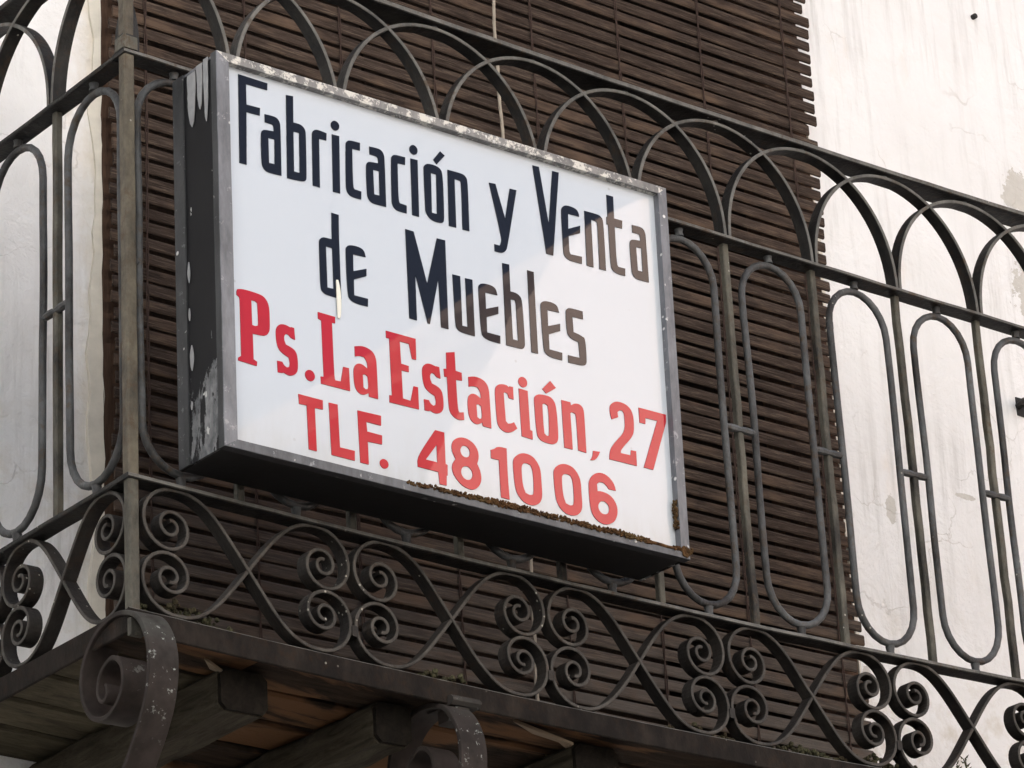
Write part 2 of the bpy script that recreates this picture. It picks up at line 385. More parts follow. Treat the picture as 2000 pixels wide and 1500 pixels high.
# ---- the white house that carries the balcony
WY = .43
OX0, OX1, OZ0, OZ1 = .30, 1.405, -.02, 1.95
house = empty('white_house', (0, WY, GZ), label='whitewashed house wall with flaking plaster around the brown balcony door', cat='house')
inv = Matrix.Translation((0, -WY, -GZ))
def wallface():
    xs = sorted(set([-6, -3, -1.2]+[round(-.6+.03*i, 4) for i in range(92)]+[OX0, OX1, 3, 5, 9]))
    zs = sorted(set([GZ, -1.2]+[round(-.6+.03*i, 4) for i in range(87)]+[OZ0, OZ1, 5.2]))
    idx = {}; vs = []; fs = []
    for i, x in enumerate(xs):
        for j, z in enumerate(zs):
            f = 1 if (-.5 < x < 2.1 and -.5 < z < 1.9) else 0
            edge = min(abs(x-OX0), abs(x-OX1)) < .08
            d = (noise.noise(Vector((x*3.1, 1.3, z*2.3)))*.007+noise.noise(Vector((x*9, 4.3, z*7)))*.0028)*f*(0.25 if edge else 1)
            idx[i, j] = len(vs); vs.append((x, WY+d, z))
    for i in range(len(xs)-1):
        for j in range(len(zs)-1):
            if xs[i] >= OX0-1e-6 and xs[i+1] <= OX1+1e-6 and zs[j] >= OZ0-1e-6 and zs[j+1] <= OZ1+1e-6: continue
            fs.append((idx[i, j], idx[i+1, j], idx[i+1, j+1], idx[i, j+1]))
    return vs, fs
vs, fs = wallface()
def child_w(o, root):   # keep world coordinates while parented
    o.matrix_parent_inverse = Matrix.Translation(-Vector(root.location)); return o
child_w(mesh('wall', vs, fs, M_WALL, house, smooth=True), house)
b = MB(); D = .38
b.add([(OX0, WY, OZ0), (OX0, WY+D, OZ0), (OX0, WY+D, OZ1), (OX0, WY, OZ1)], [(0, 1, 2, 3)])
b.add([(OX1, WY, OZ0), (OX1, WY+D, OZ0), (OX1, WY+D, OZ1), (OX1, WY, OZ1)], [(3, 2, 1, 0)])
b.add([(OX0, WY, OZ1), (OX1, WY, OZ1), (OX1, WY+D, OZ1), (OX0, WY+D, OZ1)], [(0, 1, 2, 3)])
b.add([(OX0, WY, OZ0), (OX1, WY, OZ0), (OX1, WY+D, OZ0), (OX0, WY+D, OZ0)], [(3, 2, 1, 0)])
child_w(b.build('door_reveal', M_DOOR, house), house)
b = MB().box(-6, 9, WY+.6, WY+9, GZ, 5.1)
child_w(b.build('house_body', M_WALL, house), house)
for x0, x1 in ((-6, -5.99), (8.99, 9)):
    child_w(MB().box(x0, x1, WY+.02, WY+.6, GZ, 5.1).build('side_wall', M_WALL, house), house)
b = MB().box(-6.2, 9.2, WY-.12, WY+9.2, 5.201, 5.4)
child_w(b.build('roof', M_ROOFDARK, house), house)
# door: leaves and frame
for x0, x1 in ((OX0+.045, (OX0+OX1)/2-.002), ((OX0+OX1)/2+.002, OX1-.045)):
    lf = MB().box(x0, x1, WY+.26, WY+.30, OZ0+.005, OZ1-.01)
    child_w(lf.build('door_leaf', M_DOOR, house), house)
for x0, x1 in ((.2345, OX0+.006), (OX1-.006, 1.4785)):
    f_ = MB().longbox(2, OZ0-.0, OZ1+.06, 20, (x0, x1, WY-.008, WY+.06), .0006, .003)
    child_w(f_.build('door_frame', M_FRAMEWOOD, house), house)
# ragged strip of built-up plaster along the left side of the door frame
def ragged(x_in, x_out, z0, z1, y, amp, seed, n=70):
    vs = []; fs = []; yb = y+.012
    for i in range(n+1):
        z = z0+(z1-z0)*i/n
        xo = x_out+amp*(noise.noise(Vector((seed, 0, z*9)))+.6*noise.noise(Vector((seed, 3, z*31))))
        xi = x_in+.0035*noise.noise(Vector((seed, 7, z*24)))+.002*noise.noise(Vector((seed, 9, z*70)))
        yy = y+.0015*noise.noise(Vector((seed, 5, z*20)))
        vs += [(xi, yy, z), (xo, yy+.0035, z), (xi, yb, z), (xo, yb, z)]
    for i in range(n):
        a = i*4; c = a+4
        fs += [(a, c, c+1, a+1), (a, a+2, c+2, c), (a+1, c+1, c+3, a+3)]
    return vs, fs
vs, fs = ragged(.237, .224, -.02, 1.9, WY-.008, .014, 2.2)
child_w(mesh('plaster_edge', vs, fs, M_PEEL, house), house)
vs, fs = ragged(1.4800, 1.489, -.02, 1.2, WY-.0055, .007, 6.1)
child_w(mesh('plaster_edge', vs, fs, M_PEEL, house), house)

# ---- houses across the street (lit by the sun; the gabled one shows in the sign, the left two add bounce light)
def opp_house(xa, xb, y0, top, label, gable=None, cols=4):
    h = empty('street_house', ((xa+xb)/2, y0, GZ), label=label, cat='house')
    def ch(o): o.matrix_parent_inverse = Matrix.Translation(-Vector(h.location)); return o
    b = MB()
    prof = gable or [(xa, top), (xb, top)]
    pts = [(xa, GZ)]+prof+[(xb, GZ)]
    n = len(pts)
    b.add([(x, y0, z) for x, z in pts]+[(x, y0-5, z) for x, z in pts], [tuple(range(n)), tuple(range(2*n-1, n-1, -1))]+[(i, (i+1) % n, (i+1) % n+n, i+n) for i in range(n)])
    ch(b.build('wall', M_OPPWARM if gable else M_OPP, h))
    if not gable: ch(MB().box(xa-.1, xb+.1, y0-5.1, y0+.25, top+.003, top+.14).build('roof', M_OPPROOF, h))
    for k in range(cols):
        cx = xa+(xb-xa)*(k+.5)/cols
        for z in (-1.9, .2):
            if z+1.2 > top-.2: continue
            fr = ch(MB().box(cx-.42, cx+.42, y0+.002, y0+.05, z, z+1.15).build('window_frame', M_FRAMEWOOD, h))
            sh = MB().box(cx-.38, cx-.01, y0+.051, y0+.07, z+.04, z+1.11).box(cx+.01, cx+.38, y0+.051, y0+.07, z+.04, z+1.11).build('shutter', M_SHUTTER, fr)
            sh.matrix_parent_inverse = Matrix.Identity(4)
    return h
opp_house(-13, -2.9, -4.9, 6.5, 'unseen tall cream house added across the street, farthest left, to bounce sunlight')  # added out of view to throw sunlight onto the left wall
opp_house(-2.8, 3.9, -6.1, 4.6, 'unseen long cream house across the street with green shutters, raised to bounce sunlight')  # out of view; height raised so its sunlit front brightens the left wall
g = [(4.6, 2.3), (4.78, 2.75), (4.95, 3.2), (5.02, 3.33), (5.12, 3.5), (5.24, 3.68), (5.29, 3.76), (5.35, 3.89), (5.41, 3.95), (5.46, 4.01), (5.5, 4.07), (5.57, 4.18), (5.64, 4.25), (5.74, 4.34), (5.79, 4.39), (5.88, 4.45), (6.01, 4.53), (6.4, 4.75), (7.4, 4.95), (8.4, 4.75), (9.3, 4.0), (10.2, 2.3)]
opp_house(4.6, 10.2, -6.0, 4.9, 'tall peach house with a curved gable whose outline is mirrored in the sign', gable=g, cols=3)

# ================================================================ BLIND
blind = empty('slatted_blind', (.86, .405, 1.78), label='brown wooden slatted blind hanging over the balcony door', cat='blind')
def chb(o): o.matrix_parent_inverse = Matrix.Translation(-Vector(blind.location)); return o
PITCH = .0211; BX0, BX1 = .2395, 1.487
BY = .4025
nsl = 84
for k in range(nsl):
    zc = .8791+PITCH/2+PITCH*(k-42)
    if zc < -.008: continue
    hgt = .0156+rnd.uniform(-.0011, .0009)
    xl = BX0+rnd.uniform(-.003, .004); xr = BX1+rnd.uniform(-.006, .004)-(.018*max(0, (zc-1.0)/.4) if zc < 1.0 else 0)
    xr = (1.4725+(.012*max(0, zc-.9)/.5))+rnd.uniform(-.0022, .0020)
    if rnd.random() < .06: xr -= rnd.uniform(.006, .016)
    tilt = rnd.uniform(-.0016, .0016); bow = rnd.uniform(-.0012, .0005); off = rnd.uniform(-.0006, .0006)
    sd1 = rnd.random()*50
    n = 26; vs = []; fs = []
    for i in range(n+1):
        t = i/n; x = xl+(xr-xl)*t
        dz = off+tilt*(t-.5)+bow*4*t*(1-t)+.0008*noise.noise(Vector((x*5, sd1, 0)))
        w = hgt/2*(1+.06*noise.noise(Vector((x*14, sd1, 5))))
        w2 = hgt/2*(1+.06*noise.noise(Vector((x*17, sd1, 9))))
        y = BY+.0012*noise.noise(Vector((x*4, sd1, 2)))
        fl = .0011
        zt = zc+dz
        vs += [(x, y+fl, zt-w), (x, y, zt-w+.0022), (x, y, zt+w2-.0022), (x, y+fl, zt+w2), (x, y+.0036, zt+w2), (x, y+.0036, zt-w)]
    for i in range(n):
        a = i*6; c = a+6
        for j in range(6): fs.append((a+j, a+(j+1) % 6, c+(j+1) % 6, c+j))
    fs.append((0, 5, 4, 3, 2, 1)); fs.append(tuple(n*6+q for q in range(6)))
    vs = [(v[0], v[1], v[2]) for v in vs]
    chb(mesh('slat', vs, fs, M_SLAT, blind))
    # broken stubs of thinner lath left at the right end of the blind
    if rnd.random() < .35 and zc < 1.5:
        q = rnd.uniform(.006, .016)
for cx in (.289, .443, .598, .755, .933, 1.094, 1.2536, 1.424):
    b = MB()
    for s_ in (0, math.pi):
        pts = []
        for i in range(150):
            z = 1.72-i*.0118
            if z < .0: break
            a = i*.62+s_
            pts.append((cx+.0016*math.cos(a)+.0012*math.sin(z*9), BY-.0022-.0008*math.sin(a), z))
        b.tube(pts, .00085, 5)
    chb(b.build('cord', M_CORD, blind, smooth=True))
chb(MB().longbox(0, BX0-.01, BX1+.01, 10, (BY-.01, BY+.02, 1.765, 1.79), 0, .002).build('head_rail', M_FRAMEWOOD, blind))
pts = [(.862+.0035*math.sin(z*4)+.0008*math.sin(z*60), .388+.003*math.sin(z*7), z) for z in [1.76-.012*i for i in range(136)]]
pts = [p for p in pts if p[2] > .10]
b = MB().tube(pts, .0022, 6)
for s_ in (0, 2.1, 4.2):
    b.tube([(p[0]+.0014*math.cos(i*1.1+s_), p[1]+.0014*math.sin(i*1.1+s_), p[2]) for i, p in enumerate(pts)], .0013, 4)
b.tube([(.853, .386, .118), (.860, .385, .112), (.868, .386, .116), (.873, .386, .112)], .0026, 5)
link(b.build('pull_rope', M_ROPE, smooth=True), label='pale frayed rope hanging down in front of the brown blind', cat='rope')

# ================================================================ BALCONY FLOOR
LB = 1.80
floor = empty('balcony_floor', (.9, .2, -.03), label='balcony floor of worn boards and joists inside an iron angle edge', cat='balcony')
def chf(o, root=floor): o.matrix_parent_inverse = Matrix.Translation(-Vector(root.location)); return o
# iron angle: upright flange (fascia) and thin raised lip
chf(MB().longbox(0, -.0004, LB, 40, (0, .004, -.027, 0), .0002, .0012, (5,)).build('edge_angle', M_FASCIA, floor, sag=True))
chf(MB().longbox(0, .0045, LB-.004, 40, (.0042, .034, -.005, -.0004), 0, .001).build('edge_flange', M_SCROLL, floor, sag=True))
chf(MB().longbox(1, .0042, WY+.02, 8, (-.0002, .0038, -.027, 0), .0002, .0012).build('edge_angle', M_FASCIA, floor, sag=True))
chf(MB().longbox(1, .036, WY+.02, 8, (.004, .034, -.005, -.0004), 0, .001).build('edge_flange', M_SCROLL, floor, sag=True))
chf(MB().longbox(1, 0.0042, WY+.02, 8, (LB-.004, LB, -.033, -.0), 0, .0012).build('edge_angle', M_SCROLL, floor))
ys = [.0048, .088, .176, .262, .345, WY+.015]
for k in range(5):
    a, c = ys[k]+.002, ys[k+1]-.0025
    for (xa, xb, m) in ((.0045, .17, M_BOARD_MOSS if k > 0 else M_BOARD), (.1712, LB-.005, M_BOARD)):
        n = 40 if xb > 1 else 8; vs = []; fs = []; sd1 = rnd.random()*40
        for i in range(n+1):
            x = xa+(xb-xa)*i/n
            e0 = .010*max(0, noise.noise(Vector((x*7, sd1, 1)))+.15); e1 = .010*max(0, noise.noise(Vector((x*8, sd1, 4)))+.15)
            zz = -.0215+.0015*noise.noise(Vector((x*5, sd1, 8))); s_ = sagz(x, 0)
            vs += [(x, a+e0, zz+.003+s_), (x, a+e0+.004, zz+s_), (x, c-e1-.004, zz+s_), (x, c-e1, zz+.003+s_), (x, c-e1, -.0055+s_), (x, a+e0, -.0055+s_)]
        for i in range(n):
            p = i*6; q = p+6
            for j in range(6): fs.append((p+j, q+j, q+(j+1) % 6, p+(j+1) % 6))
        fs.append(tuple(range(6))); fs.append(tuple(n*6+t for t in (5, 4, 3, 2, 1, 0)))
        chf(mesh('floor_board', vs, fs, m, floor))
for k, xr in enumerate((.200, .392, .690, .93, 1.17, 1.41, 1.65)):
    s_ = sagz(xr, 0); w = (.062, .05, .066)[k % 3]
    b = MB().longbox(1, .046, WY+.02, 12, (xr-w, xr, -.070+s_, -.0225+s_), .0016, .006)
    j = chf(b.build('joist', M_JOIST, floor))
    e = MB().longbox(1, .040, .0462, 1, (xr-w+.001, xr-.001, -.069+s_, -.0235+s_), 0, .007).build('end_grain', M_ENDGRAIN, j); e.matrix_parent_inverse = Matrix.Identity(4)
# splintered wood hanging below the boards
for (x, y, ln, an) in ((.115, .035, .040, .2), (.60, .045, .07, .1), (.52, .02, .09, .02), (.63, .10, .06, -.2)):
    s_ = sagz(x, 0); z = -.0235+s_
    vs = [(x, y, z), (x+ln, y+.004+an*.03, z-.012), (x+ln*.9, y+.012, z-.010), (x+ln*.45, y+.017, z-.003), (x, y, z+.004), (x+ln, y+.004+an*.03, z-.009), (x+ln*.9, y+.012, z-.007), (x+ln*.45, y+.017, z+.001)]
    chf(mesh('splinter', vs, [(0, 1, 2, 3), (7, 6, 5, 4), (0, 4, 5, 1), (1, 5, 6, 2), (2, 6, 7, 3), (3, 7, 4, 0)], M_SPLINTER, floor))

# ================================================================ RAILING
rail = empty('balcony_railing', (0, 0, 0), label='dark wrought iron balcony railing with interlaced arches, long ovals and scrolls', cat='railing')
S, SY = .15, .165
NB = 12
F = lambda u, w, d: (u, d, w)          # front plane: u=X, w=Z, depth=Y
L = lambda u, w, d: (d, u, w)          # side plane:  u=Y, w=Z, depth=X
# horizontal rails
for z, th, W, n0 in ((ZT, .0075, .036, 'handrail'), (ZM, .0055, .025, 'middle_rail'), (ZL, .0055, .025, 'lower_rail')):
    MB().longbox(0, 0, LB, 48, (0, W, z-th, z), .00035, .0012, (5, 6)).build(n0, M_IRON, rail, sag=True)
    MB().longbox(1, W+.0002, WY+.01, 12, (0, W, z-th, z), .0003, .0012).build(n0, M_IRON, rail)
# corner post
MB().longbox(2, ZL+.0002, ZM-.0057, 14, (.002, .0155, .002, .0155), .0003, .0018).build('corner_post', M_POST, rail)
MB().longbox(2, .0002, ZL-.0057, 6, (.003, .0155, .003, .0155), .0003, .0018).build('corner_post', M_BAR, rail)
b = MB().longbox(2, ZM+.0002, ZT-.0077, 6, (.002, .0155, .002, .0155), .0003, .0018)
b.build('corner_post', M_POST, rail)
MB().longbox(2, ZM+.0004, ZM+.016, 1, (-.0008, .0185, -.0008, .0185), 0, .0015).build('post_collar', M_BAR, rail)
# uprights
for k in range(1, NB+1):
    x = k*S; x0 = min(x, LB-.012)
    MB().longbox(2, ZL+.0002, ZM-.0057, 14, (x0-.0025, x0+.0070, .0125, .0215), .0006, .0012).build('upright', M_BAR, rail, sag=True)
for k in (1, 2):
    y = k*SY
    MB().longbox(2, ZL+.0002, ZM-.0057, 14, (.0105, .0195, y-.00475, y+.00475), .0003, .0012).build('upright', M_BAR, rail)
# long ovals, their collars, and the small ties through the uprights
def oval_pts(c, hw, zb, zt, fn, d, seed):
    rr = hw; P = []
    for i in range(13): a = math.pi*i/12; P.append((c+rr*math.cos(a), zt-rr*1.08+rr*1.08*math.sin(a)))
    for i in range(1, 12): P.append((c-rr, zt-rr*1.08+(zb+rr*1.08-(zt-rr*1.08))*i/12))
    for i in range(13): a = math.pi+math.pi*i/12; P.append((c+rr*math.cos(a), zb+rr*1.08+rr*1.08*math.sin(a)))
    for i in range(1, 12): P.append((c+rr, zb+rr*1.08+(zt-rr*1.08-zb-rr*1.08)*i/12))
    return [fn(u+.0018*noise.noise(Vector((u*9, w*6, seed))), w, d+.0018*noise.noise(Vector((w*6, u*9, seed+3)))) for u, w in P]
for k in range(NB):
    c = (k+.5)*S
    MB().tube(oval_pts(c, .050, ZL+.0165, ZM-.0185, F, .0135, k), .0046, 10, True).build('oval_hoop', M_ROD, rail, smooth=True, sag=True)
    for za, zb in ((ZM-.0150, ZM-.0050), (ZL-.001, ZL+.0135)):
        MB().tube([(c, .0135, za), (c, .0135, (za+zb)/2), (c, .0135, zb)], lambda t: .0048+.0012*abs(2*t-1), 10).build('collar', M_ROD, rail, smooth=True, sag=True)
for k in range(3):
    c = (k+.5)*SY
    if c+.05 > WY-.0: pass
    MB().tube(oval_pts(c, .055, ZL+.0165, ZM-.0185, L, .0125, k+20), .0046, 10, True).build('oval_hoop', M_ROD, rail, smooth=True)
    for za, zb in ((ZM-.0150, ZM-.0050), (ZL-.001, ZL+.0135)):
        MB().tube([(.0125, c, za), (.0125, c, (za+zb)/2), (.0125, c, zb)], lambda t: .0048+.0012*abs(2*t-1), 10).build('collar', M_ROD, rail, smooth=True)
def tie(p, q): return [tuple(p[i]+(q[i]-p[i])*t for i in range(3)) for t in (0, .12, .3, .42, .5, .58, .7, .88, 1)]
TR = lambda t: .0034+.0016*math.sin(math.pi*((t*2) % 1))
for k in range(1, NB):
    x = k*S; MB().tube(tie((x-.025, .0135, .405), (x+.025, .0135, .405)), TR, 8).build('tie', M_ROD, rail, smooth=True, sag=True)
for k in (1, 2):
    y = k*SY; MB().tube(tie((.0125, y-.0275, .405), (.0125, y+.0275, .405)), TR, 8).build('tie', M_ROD, rail, smooth=True)
MB().tube(tie((.009, .0135, .405), (.025, .0135, .405)), TR, 8).build('tie', M_ROD, rail, smooth=True)
# interlaced arches between middle rail and handrail
AH = ZT-.0075-.006-ZM-.0005
def arch_path(c, w, t0=0.0, t1=1.0, seed=0):
    P = []
    for i in range(41):
        t = t0+(t1-t0)*i/40; a = math.pi*(1-t)
        P.append((c+w*math.cos(a), ZM+.0005+AH*math.sin(a)**.94 if math.sin(a) > 0 else ZM+.0005))
    return P
for k in range(-1, NB-1):
    c = (k+1)*S; d = .0005*(k % 3)
    t0, t1 = (.5, 1) if k == -1 else (0, 1)
    if k == -1: c = .0155
    w = S-.0035 if k > -1 else S-.0155-.0035
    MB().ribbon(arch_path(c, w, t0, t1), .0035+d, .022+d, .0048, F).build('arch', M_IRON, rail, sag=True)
    if k > -1: MB().tube([(c, .0125, ZM+AH+.0005), (c, .0125, ZT-.007)], .0052, 10).build('collar', M_ROD, rail, smooth=True, sag=True)
for k in range(-1, 2):
    c = (k+1)*SY; d = .0005*(k % 3)
    t0, t1 = (.5, 1) if k == -1 else ((0, 1) if k == 0 else (0, .78))
    if k == -1: c = .0155
    w = SY-.0035 if k > -1 else SY-.0155-.0035
    MB().ribbon(arch_path(c, w, t0, t1), .0035+d, .022+d, .0048, L).build('arch', M_IRON, rail)
    if k > -1: MB().tube([(.0125, c, ZM+AH+.0005), (.0125, c, ZT-.007)], .0052, 10).build('collar', M_ROD, rail, smooth=True)
# scroll band: pairs of crossing S bars with spiral ends
def s_path(width, flip=False):
    H = ZL-.0055; hx = width/2; k = width/.30
    ex, ez = .042*k, H-.0445; ax, az = .053*k, H-.0025
    r0 = math.hypot((ax-ex), az-ez); a0 = math.atan2(az-ez, ax-ex)
    sp = []
    N = 60; tot = 4.15*math.pi
    for i in range(N+1):
        th = tot*i/N; r = r0*math.exp(-.152*th)
        sp.append((ex+r*math.cos(a0+th)*(1 if k == 1 else 1.05), ez+r*math.sin(a0+th)))
    sp = sp[::-1]
    P0 = (ax, az); P3 = (hx, H/2); P1 = (ax+.040*k, az); P2 = (hx-.036*k, H/2+.041)
    bz = []
    for i in range(1, 17):
        t = i/16; bz.append(tuple((1-t)**3*a+3*(1-t)**2*t*b_+3*(1-t)*t*t*c_+t**3*d_ for a, b_, c_, d_ in zip(P0, P1, P2, P3)))
    half = sp+bz
    full = half+[(width-u, H-w) for u, w in half[-2::-1]]
    if flip: full = [(width-u, w) for u, w in full]
    return full
def jig(P, sd1):   # hand-bent: each bar differs a little
    return [(u+.0016*noise.noise(Vector((u*14, w*14, sd1))), w+.0007*noise.noise(Vector((u*14, w*14, sd1+40)))) for u, w in P]
MW = .2742
for m in range(7):
    for fl in (False, True):
        P = [(.0175+u+m*MW, w+.0022) for u, w in s_path(MW, fl)]
        if m == 6: P = [q for q in P if q[0] < LB-.004]
        o = .0012 if fl else 0
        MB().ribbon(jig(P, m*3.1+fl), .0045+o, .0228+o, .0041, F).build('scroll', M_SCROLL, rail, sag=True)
    if m: MB().longbox(1, .003, .0232, 1, (.0175+m*MW-.004, .0175+m*MW+.004, .028, .040), 0, .001).build('clip', M_SCROLL, rail, sag=True)
MS = .25
for m in range(2):
    for fl in (False, True):
        Q = [(.0175+u+m*MS, w+.0022) for u, w in s_path(MS, fl)]
        best = []; cur = []
        for q in Q:
            if q[0] < WY+.015: cur.append(q)
            else:
                if len(cur) > len(best): best = cur
                cur = []
        P = cur if len(cur) > len(best) else best
        o = .0012 if fl else 0
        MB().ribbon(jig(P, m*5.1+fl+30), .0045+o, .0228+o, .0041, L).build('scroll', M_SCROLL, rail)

# ================================================================ BRACKETS UNDER THE FLOOR
def bracket(x0, w, label, drop, dy, dz):
    root = empty('scroll_bracket', (x0, .02, -.06), label=label, cat='bracket', group='scrolled iron brackets under the balcony')
    key = [(.043, -.072), (.040, -.082), (.048, -.090), (.058, -.078), (.052, -.057), (.030, -.047), (.012, -.060), (.010, -.082), (.024, -.101), (.048, -.108), (.073, -.098), (.089, -.070), (.086, -.038), (.062, -.012), (.025, -.002), (-.012, -.012), (-.034, -.040), (-.040, -.075), (-.030, -.115), (.000, -.160), (.060, -.225), (.16, -.31), (.30, -.43), (.43, -.56)]
    P = catmull([(u+dy, v+dz) for u, v in key], 8)
    o = MB().ribbon(P, x0, x0+w, .0055, L, taper=lambda t: .55+.45*min(1, t*4)).build('scroll_bar', M_BRACKET, root, smooth=True)
    o.matrix_parent_inverse = Matrix.Translation(-Vector(root.location))
    return root
b1 = bracket(-.0045, .036, 'scrolled iron bracket with pale lichen under the balcony corner', 0, 0, -.001)
o = MB().box(-.003, .0125, -.007, 0, -.033, -.014).build('rivet_head', M_BAR, b1); o.matrix_parent_inverse = Matrix.Translation(-Vector(b1.location))
sB = sagz(.43, 0)
b2 = bracket(.402, .036, 'scrolled reddish iron bracket with a collar under the balcony middle', .0, .010, -.034)
o = MB().longbox(0, .412, .452, 1, (-.010, .040, -.0375+sB*.3, -.0265+sB*.3), 0, .004).longbox(2, -.052+sB*.3, -.0377+sB*.3, 2, (.418, .442, -.004, .030), 0, .004).build('collar', M_BRACKET, b2)
o.matrix_parent_inverse = Matrix.Translation(-Vector(b2.location))

